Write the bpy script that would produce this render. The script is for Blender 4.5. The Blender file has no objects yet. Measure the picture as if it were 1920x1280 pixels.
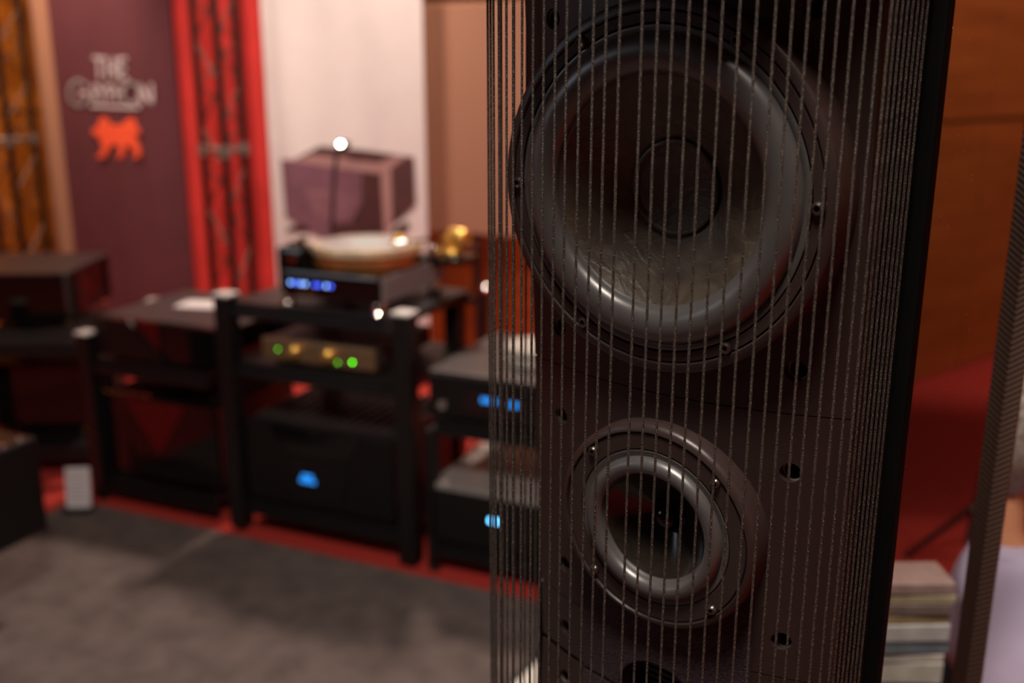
import bpy, bmesh, math, random
from mathutils import Vector, Matrix
random.seed(7)
D = bpy.data
COL = bpy.context.scene.collection
R = math.radians
# ------------------------------------------------------------------ camera, world, lights, exposure
# Room axes: X to the right along the racks, Y into the room, Z up.  Camera stands at the origin.
sc = bpy.context.scene
H, PITCH, YAW, F = 1.29, 15.0, 23.5, 1871.0
cam = D.cameras.new('camera'); cam.sensor_width = 23.6; cam.lens = 23.6 * F / 1920
cam.clip_start = .02; cam.clip_end = 50
cam.dof.use_dof = True; cam.dof.focus_distance = .60; cam.dof.aperture_fstop = 2.8; cam.dof.aperture_blades = 0
co = D.objects.new('camera', cam); COL.objects.link(co)
co.location = (0, 0, H); co.rotation_euler = (R(90 - PITCH), 0, R(YAW)); sc.camera = co
w = D.worlds.new('world'); sc.world = w; w.use_nodes = True
w.node_tree.nodes['Background'].inputs[0].default_value = (1, .62, .48, 1)
w.node_tree.nodes['Background'].inputs[1].default_value = .012
vs = sc.view_settings
vs.view_transform = 'Standard'; vs.look = 'None'; vs.gamma = 1; vs.use_curve_mapping = False; vs.exposure = 0.0

def lamp(name, kind, loc, energy, color, target=None, size=.1, angle=60, blend=.6):
    l = D.lights.new(name, kind); l.energy = energy; l.color = color
    if kind == 'SPOT':
        l.spot_size = R(angle); l.spot_blend = blend; l.shadow_soft_size = size
    elif kind == 'AREA':
        l.shape = 'DISK'; l.size = size
    else:
        l.shadow_soft_size = size
    o = D.objects.new(name, l); COL.objects.link(o); o.location = loc
    if target:
        o.rotation_euler = (Vector(target) - Vector(loc)).to_track_quat('-Z', 'Y').to_euler()
    return o
WARM = (1, .80, .66)
lamp('ceiling_panel_speaker', 'AREA', (-.06, .0, 2.80), 50, (1, .88, .78), (-.15, .5, 1.0), .5)
lamp('ceiling_spot_speaker', 'SPOT', (-.20, -.02, 2.8), 16, (1, .86, .74), (-.17, .55, 1.0), .03, 40, .5)
lamp('cool_left_fill', 'AREA', (-3.6, -.9, 2.1), 6, (.78, .88, 1), (-.2, .6, 1.2), .9)  # unseen cool area light, added for the bluish sheen on the surround
lamp('ceiling_spot_backlight', 'SPOT', (-1.75, 3.35, 2.8), 215, WARM, (-1.25, 1.4, 0), .14, 92, .6)
lamp('ceiling_spot_banner_plum', 'SPOT', (-3.0, 2.2, 2.8), 75, WARM, (-3.5, 3.6, .9), .2, 70)
lamp('ceiling_spot_banner_white', 'SPOT', (-2.1, 2.2, 2.8), 140, WARM, (-2.35, 3.6, 1.3), .2, 56)
lamp('ceiling_spot_tan', 'SPOT', (-1.2, 2.4, 2.8), 55, WARM, (-1.5, 3.7, .8), .1, 80)
lamp('back_wood_fill', 'SPOT', (-1.7, 3.9, 2.85), 170, (1, .78, .55), (-1.75, 4.2, .3), .1, 70)  # unseen spot added to brighten the sideboard and back wall
lamp('ceiling_spot_left_wood', 'SPOT', (-3.6, 3.0, 2.8), 190, (1, .78, .55), (-4.4, 3.8, .9), .1, 80)
lamp('ceiling_spot_turntable', 'SPOT', (-1.25, .9, 2.8), 30, WARM, (-1.48, 2.32, .80), .05, 19, .5)
lamp('ceiling_spot_turntable_second', 'SPOT', (-1.85, 1.0, 2.8), 30, WARM, (-1.5, 2.32, .80), .05, 19, .5)
lamp('ceiling_spot_right', 'SPOT', (.3, 3.5, 2.6), 190, WARM, (1.9, 4.5, 1.15), .05, 62, .5)
lamp('ceiling_spot_floor_right', 'SPOT', (.6, 2.1, 2.8), 70, WARM, (.72, 2.4, 0), .04, 22, .3)
lamp('disc_fill_spot', 'SPOT', (.05, .50, 2.8), 70, WARM, (.2, 1.30, .6), .04, 24)  # unseen spot added to brighten the disc boxes and the person
lamp('stack_fill_spot', 'SPOT', (.10, .20, 2.3), 130, WARM, (.26, 1.14, .63), .03, 12, .4)  # narrow unseen spot added below ceiling height to brighten the stack faces

# ------------------------------------------------------------------ helpers
def s2l(c):
    return tuple(((v / 255) / 12.92 if v / 255 <= .04045 else ((v / 255 + .055) / 1.055) ** 2.4) for v in c)
MATS = {}
def mat(name, col, rough=.5, metal=0., var=.12, scale=40., bump=0., bscale=None, ior=1.5, coat=0., emit=None, estr=0., trans=0.):
    """procedural principled: noise-varied colour, optional noise relief"""
    if name in MATS: return MATS[name]
    m = D.materials.new(name); m.use_nodes = True; nt = m.node_tree; N = nt.nodes; L = nt.links
    b = N['Principled BSDF']
    b.inputs['Roughness'].default_value = rough; b.inputs['Metallic'].default_value = metal
    b.inputs['IOR'].default_value = ior; b.inputs['Coat Weight'].default_value = coat; b.inputs['Coat Roughness'].default_value = .03
    b.inputs['Transmission Weight'].default_value = trans
    tc = N.new('ShaderNodeTexCoord')
    nz = N.new('ShaderNodeTexNoise'); nz.inputs['Scale'].default_value = scale; nz.inputs['Detail'].default_value = 4
    L.new(tc.outputs['Object'], nz.inputs['Vector'])
    cr = N.new('ShaderNodeValToRGB')
    c0 = tuple(max(0, v * (1 - var)) for v in col); c1 = tuple(min(1, v * (1 + var)) for v in col)
    cr.color_ramp.elements[0].color = (*c0, 1); cr.color_ramp.elements[1].color = (*c1, 1)
    cr.color_ramp.elements[0].position = .3; cr.color_ramp.elements[1].position = .7
    L.new(nz.outputs['Fac'], cr.inputs['Fac']); L.new(cr.outputs['Color'], b.inputs['Base Color'])
    if bump:
        n2 = N.new('ShaderNodeTexNoise'); n2.inputs['Scale'].default_value = bscale or scale; n2.inputs['Detail'].default_value = 6
        L.new(tc.outputs['Object'], n2.inputs['Vector'])
        bp = N.new('ShaderNodeBump'); bp.inputs['Strength'].default_value = bump; bp.inputs['Distance'].default_value = .002
        L.new(n2.outputs['Fac'], bp.inputs['Height']); L.new(bp.outputs['Normal'], b.inputs['Normal'])
    if emit:
        b.inputs['Emission Color'].default_value = (*emit, 1); b.inputs['Emission Strength'].default_value = estr
    MATS[name] = m
    return m

def wood(name, c0, c1, scale=1.0, rough=.35, axis='Z'):
    m = D.materials.new(name); m.use_nodes = True; nt = m.node_tree; N = nt.nodes; L = nt.links; b = N['Principled BSDF']
    b.inputs['Roughness'].default_value = rough
    tc = N.new('ShaderNodeTexCoord'); mp = N.new('ShaderNodeMapping')
    mp.inputs['Scale'].default_value = (9 * scale, 9 * scale, .8 * scale) if axis == 'Z' else (.8 * scale, .8 * scale, 9 * scale)
    L.new(tc.outputs['Object'], mp.inputs['Vector'])
    nz = N.new('ShaderNodeTexNoise'); nz.inputs['Scale'].default_value = 1.6; nz.inputs['Detail'].default_value = 8; nz.inputs['Distortion'].default_value = .8
    L.new(mp.outputs['Vector'], nz.inputs['Vector'])
    cr = N.new('ShaderNodeValToRGB')
    cr.color_ramp.elements[0].color = (*c0, 1); cr.color_ramp.elements[1].color = (*c1, 1)
    cr.color_ramp.elements[0].position = .32; cr.color_ramp.elements[1].position = .68
    L.new(nz.outputs['Fac'], cr.inputs['Fac']); L.new(cr.outputs['Color'], b.inputs['Base Color'])
    MATS[name] = m
    return m

class MB:
    """collects shapes, builds ONE mesh object"""
    def __init__(s): s.bm = bmesh.new()
    def box(s, x0, x1, y0, y1, z0, z1, bev=0., seg=2, M=None):
        t = bmesh.new(); bmesh.ops.create_cube(t, size=1)
        for v in t.verts:
            v.co = Vector(((x0 + x1) / 2 + v.co.x * (x1 - x0), (y0 + y1) / 2 + v.co.y * (y1 - y0), (z0 + z1) / 2 + v.co.z * (z1 - z0)))
        if bev: bmesh.ops.bevel(t, geom=t.edges[:] , offset=bev, segments=seg, affect='EDGES', profile=.6)
        if M is not None: bmesh.ops.transform(t, matrix=M, verts=t.verts)
        s.add(t); return s
    def add(s, t):
        me = D.meshes.new('tmp'); t.to_mesh(me); t.free(); s.bm.from_mesh(me); D.meshes.remove(me)
    def lathe(s, prof, n=48, axis='Z', M=None, closed=False):
        """prof: list of (r, h); revolve about axis. axis 'Y': h runs along +Y"""
        t = bmesh.new(); rows = []
        for r, h in prof:
            if r < 1e-6:
                rows.append([t.verts.new((0, 0, h) if axis == 'Z' else (0, h, 0))]); continue
            row = []
            for i in range(n):
                a = 2 * math.pi * i / n; c, q = r * math.cos(a), r * math.sin(a)
                row.append(t.verts.new((c, q, h) if axis == 'Z' else (c, h, q)))
            rows.append(row)
        prs = list(zip(rows, rows[1:])) + ([(rows[-1], rows[0])] if closed else [])
        for A, B in prs:
            for i in range(n):
                j = (i + 1) % n
                if len(A) == 1 and len(B) == 1: continue
                if len(A) == 1: t.faces.new((A[0], B[i], B[j]))
                elif len(B) == 1: t.faces.new((A[i], A[j], B[0]))
                else: t.faces.new((A[i], A[j], B[j], B[i]))
        bmesh.ops.recalc_face_normals(t, faces=t.faces)
        if M is not None: bmesh.ops.transform(t, matrix=M, verts=t.verts)
        s.add(t); return s
    def tube(s, pts, r, n=8):
        t = bmesh.new(); rows = []; pts = [Vector(p) for p in pts]
        for k, p in enumerate(pts):
            d = (pts[min(k + 1, len(pts) - 1)] - pts[max(k - 1, 0)]).normalized()
            u = d.orthogonal().normalized()
            if k: 
                u = (rows_u - d * rows_u.dot(d)).normalized()
            rows_u = u; v = d.cross(u)
            rk = r[k] if isinstance(r, (list, tuple)) else r
            rows.append([t.verts.new(p + (u * math.cos(2 * math.pi * i / n) + v * math.sin(2 * math.pi * i / n)) * rk) for i in range(n)])
        for A, B in zip(rows, rows[1:]):
            for i in range(n): t.faces.new((A[i], A[(i + 1) % n], B[(i + 1) % n], B[i]))
        t.faces.new(rows[0][::-1]); t.faces.new(rows[-1])
        bmesh.ops.recalc_face_normals(t, faces=t.faces)
        s.add(t); return s
    def prism(s, poly, d0, d1, plane='XZ', M=None):
        """polygon extruded between d0 and d1 along the third axis"""
        t = bmesh.new()
        def P(a, b, d): return (a, d, b) if plane == 'XZ' else ((a, b, d) if plane == 'XY' else (d, a, b))
        f = [t.verts.new(P(a, b, d0)) for a, b in poly]; g = [t.verts.new(P(a, b, d1)) for a, b in poly]
        n = len(poly); t.faces.new(f); t.faces.new(g[::-1])
        for i in range(n): t.faces.new((f[i], g[i], g[(i + 1) % n], f[(i + 1) % n]))
        bmesh.ops.recalc_face_normals(t, faces=t.faces)
        if M is not None: bmesh.ops.transform(t, matrix=M, verts=t.verts)
        s.add(t); return s
    def build(s, name, m, parent=None, smooth=False, M=None, label=None):
        me = D.meshes.new(name); s.bm.to_mesh(me); s.bm.free()
        me.materials.append(m)
        if smooth:
            for p in me.polygons: p.use_smooth = True
            try: me.set_sharp_from_angle(angle=R(38))
            except Exception: pass
        o = D.objects.new(name, me); COL.objects.link(o)
        if parent: o.parent = parent
        if M is not None: o.matrix_local = M
        if label: o['label'] = label
        return o
def tag(o, label=None, cat=None, group=None, kind=None):
    if label: o['label'] = label
    if cat: o['category'] = cat
    if group: o['group'] = group
    if kind: o['kind'] = kind
    return o
def empty(name, loc, rz=0, label=None, cat=None, group=None):
    o = D.objects.new(name, None); COL.objects.link(o); o.location = loc; o.rotation_euler = (0, 0, rz); o.empty_display_size = .05
    return tag(o, label, cat, group)
def copy_part(o, parent, loc=None):
    c = o.copy(); COL.objects.link(c); c.parent = parent
    if loc is not None: c.location = loc
    return c
cp, sp = math.cos(R(PITCH)), math.sin(R(PITCH)); cy, sy = math.cos(R(YAW)), math.sin(R(YAW))
def ray(px, py):
    r = (px - 960) / F; u = (640 - py) / F; f = cp + u * sp
    return Vector((r * cy - f * sy, r * sy + f * cy, -sp + u * cp))
def at_y(px, py, y):      # point at room depth y seen at that pixel of the photograph
    d = ray(px, py); return Vector((0, 0, H)) + d * (y / d.y)

# ------------------------------------------------------------------ materials
M_carpet = mat('red_carpet', (.52, .036, .024), .95, var=.15, scale=250, bump=.4)
M_rug = mat('grey_rug', (.15, .115, .105), .95, var=.22, scale=14, bump=.5, bscale=400)
M_woodL = wood('orange_veneer', (.42, .12, .012), (.62, .20, .025), .6, .4, 'X')
M_woodB = wood('red_brown_veneer', (.20, .040, .010), (.50, .120, .025), 1.0, .3)
M_woodR = wood('figured_veneer', (.36, .085, .018), (.50, .125, .028), .9, .35, 'X')
M_joint = mat('wall_joint', (.03, .010, .006), .8)
M_ceil = mat('ceiling_paint', (.12, .09, .08), .9)
M_black = mat('black_satin', (.006, .0055, .0055), .42, scale=60)
M_blackgloss = mat('black_gloss', (.006, .005, .005), .08, scale=60)
M_anod = mat('black_anodised', (.010, .009, .009), .45, metal=.3, scale=200, bump=.05)
M_top = mat('brushed_dark_top', (.10, .085, .085), .42, metal=.55, scale=120, bump=.05)
M_rack = mat('black_rack_paint', (.009, .008, .008), .4, scale=90, bump=.05)
M_cap = mat('bead_blasted_aluminium_cap', (.80, .77, .74), .5, metal=.25, scale=200)
M_silver = mat('polished_steel', (.85, .82, .78), .09, metal=1., var=.03)
M_gold = mat('satin_gold_plate', (.95, .58, .14), .34, metal=.75, var=.05)
M_copper = mat('copper_plate', (.80, .34, .11), .30, metal=.8, var=.05)
M_rim = mat('gold_rim_sheen', (.85, .66, .42), .28, metal=.5, var=.04)  # gold paled to imitate the ceiling reflected in its bevel
M_champ = mat('champagne_anodised', (.34, .22, .12), .38, metal=.7, var=.1, scale=120)
M_white = mat('white_banner_fabric', (.86, .77, .77), .9, var=.03, scale=8)
M_red = mat('red_banner_fabric', (.66, .035, .03), .85, var=.10, scale=6)
M_plum = mat('plum_banner_fabric', (.105, .022, .034), .85, var=.08, scale=6)
M_tan = mat('taupe_acoustic_fabric', (.40, .20, .13), .95, var=.06, scale=300, bump=.2)
M_print = mat('white_ink', (.66, .56, .62), .8)
M_redink = mat('vermilion_ink', (.95, .10, .035), .8)
M_truss = mat('truss_black_tube', (.014, .009, .008), .35, metal=.4)
M_brace = mat('truss_brace_bronze', (.12, .06, .045), .5, metal=.2)
M_coupler = mat('truss_steel_coupler', (.30, .27, .25), .4, metal=.8)
M_card = mat('card_white', (.82, .76, .77), .8, var=.03)

# ------------------------------------------------------------------ setting
tag(MB().box(-4.45, 1.9, -1.7, 5.05, -.06, 0).build('floor', M_carpet), kind='structure')
tag(MB().box(-4.45, 1.9, -1.7, 5.05, 2.95, 3.0).build('ceiling', M_ceil), kind='structure')
def wall(name, axis, pos, u0, u1, cols, rows, m, face):
    """joint-coloured backing wall with separate veneer panels proud of it"""
    o = MB()
    if axis == 'Y': o.box(u0, u1, pos, pos + .05, 0, 2.95)
    else: o.box(pos, pos + .05, u0, u1, 0, 2.95)
    o = tag(o.build(name, M_joint), kind='structure')
    for a, b in zip(cols, cols[1:]):
        for c, d in zip(rows, rows[1:]):
            p = MB(); g = .006; t = .012 + random.uniform(-.001, .001)
            if axis == 'Y': p.box(a + g, b - g, pos - t, pos, c + g, d - g, .002, 1)
            elif face > 0: p.box(pos + .05, pos + .05 + t, a + g, b - g, c + g, d - g, .002, 1)
            else: p.box(pos - t, pos, a + g, b - g, c + g, d - g, .002, 1)
            p.build('panel', m, o)
    return o
wall('wall_back', 'Y', 5.0, -4.45, 1.9, [-4.4, -3.7, -2.9, -2.35, -1.9, -1.2, -.4, .4, 1.1, 1.83], [0, 1.10, 2.2, 2.94], M_woodB, -1)
wall('wall_left', 'X', -4.45, -1.7, 5.0, [-1.7, -.5, .7, 1.9, 3.1, 3.85, 4.9], [0, .42, 1.10, 2.2, 2.94], M_woodL, 1)
wall('wall_right', 'X', 1.85, -1.7, 5.0, [-1.7, -.5, .7, 1.93, 3.15, 4.37, 4.98], [0, 1.10, 2.2, 2.94], M_woodR, -1)
rug = tag(MB().box(-2.40, .13, -1.5, 2.10, 0, .008, .003, 1).build('rug', M_rug), 'large flat dark grey carpet laid over the red floor before the racks', 'carpet')

# ------------------------------------------------------------------ banners
BY = 3.6
def banner(name, x0, x1, z0, z1, m, y, label, group=None):
    e = empty(name, ((x0 + x1) / 2, y, 0), 0, label, 'banner', group)
    xc = (x0 + x1) / 2; w2 = (x1 - x0) / 2
    # gently rippled cloth
    t = MB(); bm = t.bm; n = 24; rows = []
    for k in range(7):
        z = z0 + (z1 - z0) * k / 6; row = []
        for i in range(n + 1):
            x = -w2 + 2 * w2 * i / n
            row.append((bm.verts.new((x, .004 * math.sin(i * .9 + k * .3), z)), bm.verts.new((x, .004 * math.sin(i * .9 + k * .3) + .003, z))))
        rows.append(row)
    for A, B in zip(rows, rows[1:]):
        for i in range(n):
            bm.faces.new((A[i][0], A[i + 1][0], B[i + 1][0], B[i][0])); bm.faces.new((A[i][1], B[i][1], B[i + 1][1], A[i + 1][1]))
    for A, B in zip(rows, rows[1:]):
        bm.faces.new((A[0][0], B[0][0], B[0][1], A[0][1])); bm.faces.new((A[n][0], A[n][1], B[n][1], B[n][0]))
    t.build('cloth', m, e, smooth=True)
    MB().box(-w2 + .03, w2 - .03, -.03, .03, z1, z1 + .03, .004).build('top_rail', M_cap, e)
    b = MB().box(-w2 + .03, w2 - .03, -.05, .05, 0, .06, .008); b.build('base', M_rack, e)
    MB().tube([(0, .03, .06), (0, .03, z1)], .008).build('pole', M_rack, e)
    return e, xc
plum, plx = banner('plum_banner', -3.915, -3.185, .06, 2.5, M_plum, BY, 'dark plum banner with white lettering and red heraldic beast emblem')
redb, rdx = banner('red_banner', -3.20, -2.69, .06, 2.5, M_red, BY + .022, 'plain bright red banner behind the middle truss tower')
whi, whx = banner('white_banner', -2.712, -1.945, .06, 2.5, M_white, BY, 'white banner printed with a large purple-black box amplifier picture')
# lettering: thin strokes printed on the plum banner
def strokes(mb, segs, r, xc, y=BY, d=.0075):
    for a, b in segs:
        p, q = at_y(*a, y), at_y(*b, y)
        p = Vector((p.x - xc, p.z)); q = Vector((q.x - xc, q.z)); dd = (q - p)
        if dd.length < 1e-5: continue
        dd.normalize(); nn = Vector((-dd.y, dd.x)) * r; dd *= r * .5
        mb.prism([tuple(p - nn - dd), tuple(q - nn + dd), tuple(q + nn + dd), tuple(p + nn - dd)], -d - .001, -d)
def arc(cx, cyy, rx, ry, a0, a1, n=22):
    P = [(cx + rx * math.cos(R(a0 + (a1 - a0) * i / n)), cyy + ry * math.sin(R(a0 + (a1 - a0) * i / n))) for i in range(n + 1)]
    return list(zip(P, P[1:]))
def poly(*P): return list(zip(P, P[1:]))
t = MB(); sr = .0068
strokes(t, poly((178, 108), (197, 109)) + poly((187, 109), (189, 147)), sr, plx)
strokes(t, poly((202, 109), (204, 147)) + poly((217, 109), (219, 147)) + poly((203, 128), (218, 129)), sr, plx)
strokes(t, poly((239, 110), (225, 110), (227, 147), (241, 147)) + poly((226, 128), (237, 129)), sr, plx)
t.build('lettering', M_print, plum, label='white capital lettering, upper short word')
t = MB()
strokes(t, arc(149, 174, 17, 23, -40, -340), sr * 1.15, plx)
strokes(t, poly((151, 174), (166, 175), (166, 186)), sr * 1.15, plx)
strokes(t, poly((177, 188), (175, 161), (184, 161), (187, 168), (184, 174), (177, 174), (188, 188)), sr * .8, plx)
strokes(t, poly((188, 161), (195, 174), (201, 161)) + poly((195, 174), (196, 188)), sr * .8, plx)
strokes(t, poly((206, 188), (204, 161), (213, 161), (216, 168), (213, 175), (206, 175)), sr * .8, plx)
strokes(t, poly((219, 162), (221, 188)) + poly((231, 162), (233, 188)) + poly((220, 174), (232, 175)), sr * .8, plx)
strokes(t, arc(248, 175, 14, 19, 0, 360), sr * 1.1, plx)
strokes(t, poly((267, 195), (264, 158), (288, 196), (286, 158)), sr * 1.15, plx)
strokes(t, poly((172, 198), (262, 202)), sr * .9, plx)
t.build('lettering', M_print, plum, label='white capital lettering with a long underline, lower word')
# emblem
em = [(395, 870), (430, 845), (455, 845), (462, 800), (480, 755), (530, 735), (556, 760), (580, 810), (640, 818), (705, 815), (735, 770), (790, 745), (835, 765), (835, 820), (862, 845),
      (880, 870), (880, 905), (855, 915), (838, 900), (842, 950), (875, 1030), (890, 1090), (872, 1150), (800, 1152), (806, 1132), (838, 1112), (800, 1052), (762, 1022), (735, 1040), (728, 1092),
      (706, 1148), (644, 1148), (650, 1126), (672, 1100), (670, 1040), (636, 1012), (584, 1032), (560, 1088), (522, 1148), (448, 1150), (450, 1128), (490, 1102), (502, 1030), (480, 975), (455, 935), (418, 915), (398, 895)]
t = MB(); P = []
for x, yv in em:
    p = at_y(100 + x / 5.333, 80 + yv / 5.333, BY); P.append((p.x - plx, p.z))
t.prism(P, -.0085, -.0075); t.build('emblem', M_redink, plum, label='red heraldic winged beast emblem, walking left')
# picture on the white banner
def printed(name, pts, m, d, parent=whi, xc=whx):
    P = []
    for x, yv in pts:
        p = at_y(500 + x / 5.334, 220 + yv / 5.334, BY); P.append((p.x - xc, p.z))
    return MB().prism(P, -d - .0005, -d).build(name, m, parent)
M_ink1 = mat('ink_plum_mid', (.20, .085, .12), .8, var=.25, scale=7); M_ink2 = mat('ink_plum_dark', (.075, .022, .024), .8, var=.2, scale=7)
M_ink3 = mat('ink_plum_pale', (.45, .25, .24), .8, var=.08, scale=7); M_ink4 = mat('ink_plum_right', (.095, .035, .036), .8, var=.15, scale=7)
printed('printed_side', [(150, 415), (290, 415), (540, 285), (1000, 325), (1380, 380), (1480, 390), (1500, 860), (1250, 1100), (1250, 1210), (640, 1210), (380, 1140), (200, 990)], M_ink3, .0065)
printed('printed_front', [(155, 420), (700, 500), (1150, 560), (1190, 1210), (640, 1210), (420, 1130), (200, 985)], M_ink1, .0072)
printed('printed_shade', [(960, 540), (1150, 560), (1190, 1210), (700, 1210), (620, 1060), (860, 1040), (960, 850)], M_ink2, .0079)
printed('printed_right', [(1250, 510), (1400, 395), (1480, 395), (1495, 860), (1265, 1080)], M_ink4, .0072)
printed('printed_lid', [(310, 410), (540, 290), (950, 325), (1310, 375), (1130, 455), (950, 440), (700, 425)], M_ink4, .0072)
printed('printed_lid_light', [(300, 420), (480, 370), (660, 390), (780, 400), (900, 440), (760, 445), (400, 440)], M_ink3, .0079)
printed('printed_panel', [(370, 690), (930, 780), (900, 1030), (560, 1010), (480, 930)], mat('ink_plum_panel', (.25, .11, .14), .8, var=.2, scale=9), .0079)
printed('printed_foot', [(200, 1110), (350, 1060), (460, 1110), (420, 1150), (230, 1140)], M_ink2, .0079)
printed('printed_reflection', [(1270, 1110), (1420, 1030), (1440, 1080), (1360, 1170), (1260, 1190)], M_ink4, .0079)
# taupe acoustic panels on thin stands
def tanpanel(x0, x1, z0, z1, y, label):
    e = empty('acoustic_panel', ((x0 + x1) / 2, y, 0), 0, label, 'panel', 'taupe acoustic panels'); w2 = (x1 - x0) / 2
    MB().box(-w2, w2, -.02, .02, z0, z1, .006).build('fabric_panel', M_tan, e)
    for sx in (-.55, .55):
        l = MB().box(w2 * sx - .012, w2 * sx + .012, -.012, .012, 0, z0 + .01, .002); l.box(w2 * sx - .02, w2 * sx + .02, -.11, .11, 0, .02, .004)
        l.build('leg', M_rack, e)
    return e
tanpanel(-2.05, -.95, .64, 1.565, 3.78, 'taupe fabric panel to the right of the white banner, wood wall below')
tanpanel(-4.27, -3.82, .05, 2.5, 3.84, 'narrow taupe fabric panel beside the left edge of the plum banner')
# truss towers
def truss(x, y, rz, label, hgt=2.7, wd=.165):
    e = empty('truss_tower', (x, y, 0), rz, label, 'truss', 'truss towers'); r = wd / math.sqrt(3)
    C = [(r * math.cos(R(a)), r * math.sin(R(a))) for a in (270, 30, 150)]
    for c in C: MB().tube([(c[0], c[1], .02), (c[0], c[1], hgt)], .015, 10).build('chord', M_truss, e, smooth=True)
    step = .17; n = int((hgt - .1) / step)
    for s_, (a, b) in enumerate(((0, 1), (1, 2), (2, 0))):
        for k in range(n):
            A, B = (C[a], C[b]) if k % 2 == 0 else (C[b], C[a])
            MB().tube([(A[0], A[1], .06 + k * step), (B[0], B[1], .06 + (k + 1) * step)],   .0045, 6).build('brace', M_brace, e, smooth=True)
    for z in (.02, .985, 1.95):
        for c in C: MB().lathe([(0, z - .025), (.021, z - .025), (.021, z + .025), (0, z + .025)], 14, M=Matrix.Translation((c[0], c[1], 0))).build('coupler', M_coupler, e, smooth=True)
        t = MB()
        for a, b in ((0, 1), (1, 2), (2, 0)): t.tube([(*C[a], z), (*C[b], z)], .009, 8)
        t.build('ring_bar', M_coupler, e, smooth=True)
    MB().prism([(c[0] * 1.7, c[1] * 1.7) for c in C], 0, .012, 'XY').build('base_plate', M_rack, e)
    return e
truss(-2.785, 3.395, R(41), 'black triangular truss tower standing before the red banner')
truss(-4.165, 3.52, R(48), 'black truss tower at the far left before the orange wood wall', wd=.21)

# ------------------------------------------------------------------ racks
def rack(name, x0, x1, y0, y1, hf, hb, shelves, label, pw=.05, rz=0, posts=(1, 1, 1, 1), cap=True, rin=0.):
    cx, cyy = (x0 + x1) / 2, (y0 + y1) / 2
    e = empty(name, (cx, cyy, 0), rz, label, 'rack', 'black equipment racks')
    a, b = (x1 - x0) / 2, (y1 - y0) / 2; p2 = pw / 2
    for k, (sx, sy_, h) in enumerate(((-1, -1, hf), (1, -1, hf), (-1, 1, hb), (1, 1, hb))):
        if not posts[k]: continue
        aa = a - (rin if sy_ > 0 else 0)
        q = MB().box(sx * aa - p2, sx * aa + p2, sy_ * b - p2, sy_ * b + p2, .012, h, .004).build('post', M_rack, e)
        if cap and not (rin and sy_ > 0): MB().box(sx * aa - p2 - .002, sx * aa + p2 + .002, sy_ * b - p2 - .002, sy_ * b + p2 + .002, h, h + .008, .003).build('cap', M_cap, q)
        MB().lathe([(0, 0), (.018, 0), (.012, .014), (0, .014)], 14, M=Matrix.Translation((sx * (a - (rin if sy_ > 0 else 0)), sy_ * b, 0))).build('foot', M_rack, q)
    for z in shelves:
        s = MB().box(-a + p2 * .4, a - p2 * .4, -b - .0, b, z - .022, z, .004)
        s.build('shelf', M_rack, e)
        for sy_ in (-1, 1):
            MB().box(-a, a, sy_ * b - .014, sy_ * b + .014, z - .042, z - .021, .004).build('crossbar', M_rack, e)
    return e
rack('equipment_rack', -1.80, -1.235, 2.155, 2.56, .70, .675, [.685, .515, .10], 'tall black rack in the middle carrying the turntable', rin=.062)
rack('equipment_rack', -2.335, -1.885, 2.155, 2.56, .535, .52, [.462, .075], 'low black rack left of the turntable rack, with aluminium post caps', pw=.045, posts=(1, 0, 1, 0))
rack('equipment_rack', -1.165, -.66, 2.16, 2.58, .40, .40, [.432, .085], 'low black rack half hidden behind the loudspeaker strings', pw=.03, cap=False)
rack('equipment_rack', -2.98, -2.50, 2.20, 2.66, .49, .49, [.455, .10], 'low black rack at the far left edge, turned inward', pw=.045, rz=R(24))

# ------------------------------------------------------------------ components
def feet(e, a, b, h=.014, m=M_silver, r=.013):
    for sx in (-1, 1):
        for sy_ in (-1, 1):
            MB().lathe([(0, 0), (r * .8, 0), (r, h * .4), (r * .7, h), (0, h)], 14, M=Matrix.Translation((sx * a, sy_ * b, 0))).build('foot', m, e, smooth=True)
def disp_text(e, x, z, wd, ht, m, y, n=5):
    for i in range(n):
        MB().box(x - wd / 2 + wd * i / n, x - wd / 2 + wd * (i + .72) / n, y - .0008, y, z - ht / 2, z + ht / 2).build('display_digit', m, e)
M_blue = mat('blue_display_glow', (.02, .1, .3), .4, emit=(.02, .28, .9), estr=1.6)
M_cyan = mat('cyan_display_glow', (.05, .2, .3), .4, emit=(.12, .55, 1.), estr=9)
M_indigo = mat('indigo_display_glow', (.04, .06, .3), .4, emit=(.06, .12, 1.), estr=5)
M_indigo2 = mat('pale_blue_display_glow', (.08, .12, .3), .4, emit=(.22, .42, 1.), estr=6)
M_green2 = mat('dim_green_led_glow', (.02, .2, .02), .4, emit=(.12, .9, .01), estr=7)
M_green = mat('green_led_glow', (.02, .2, .02), .4, emit=(.10, 1., .01), estr=26)
M_window = mat('smoked_acrylic', (.02, .006, .008), .06)
M_tri = mat('acrylic_red_reflection', (.10, .006, .006), .18)  # glossy acrylic with a red reflection painted into its colour
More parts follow.
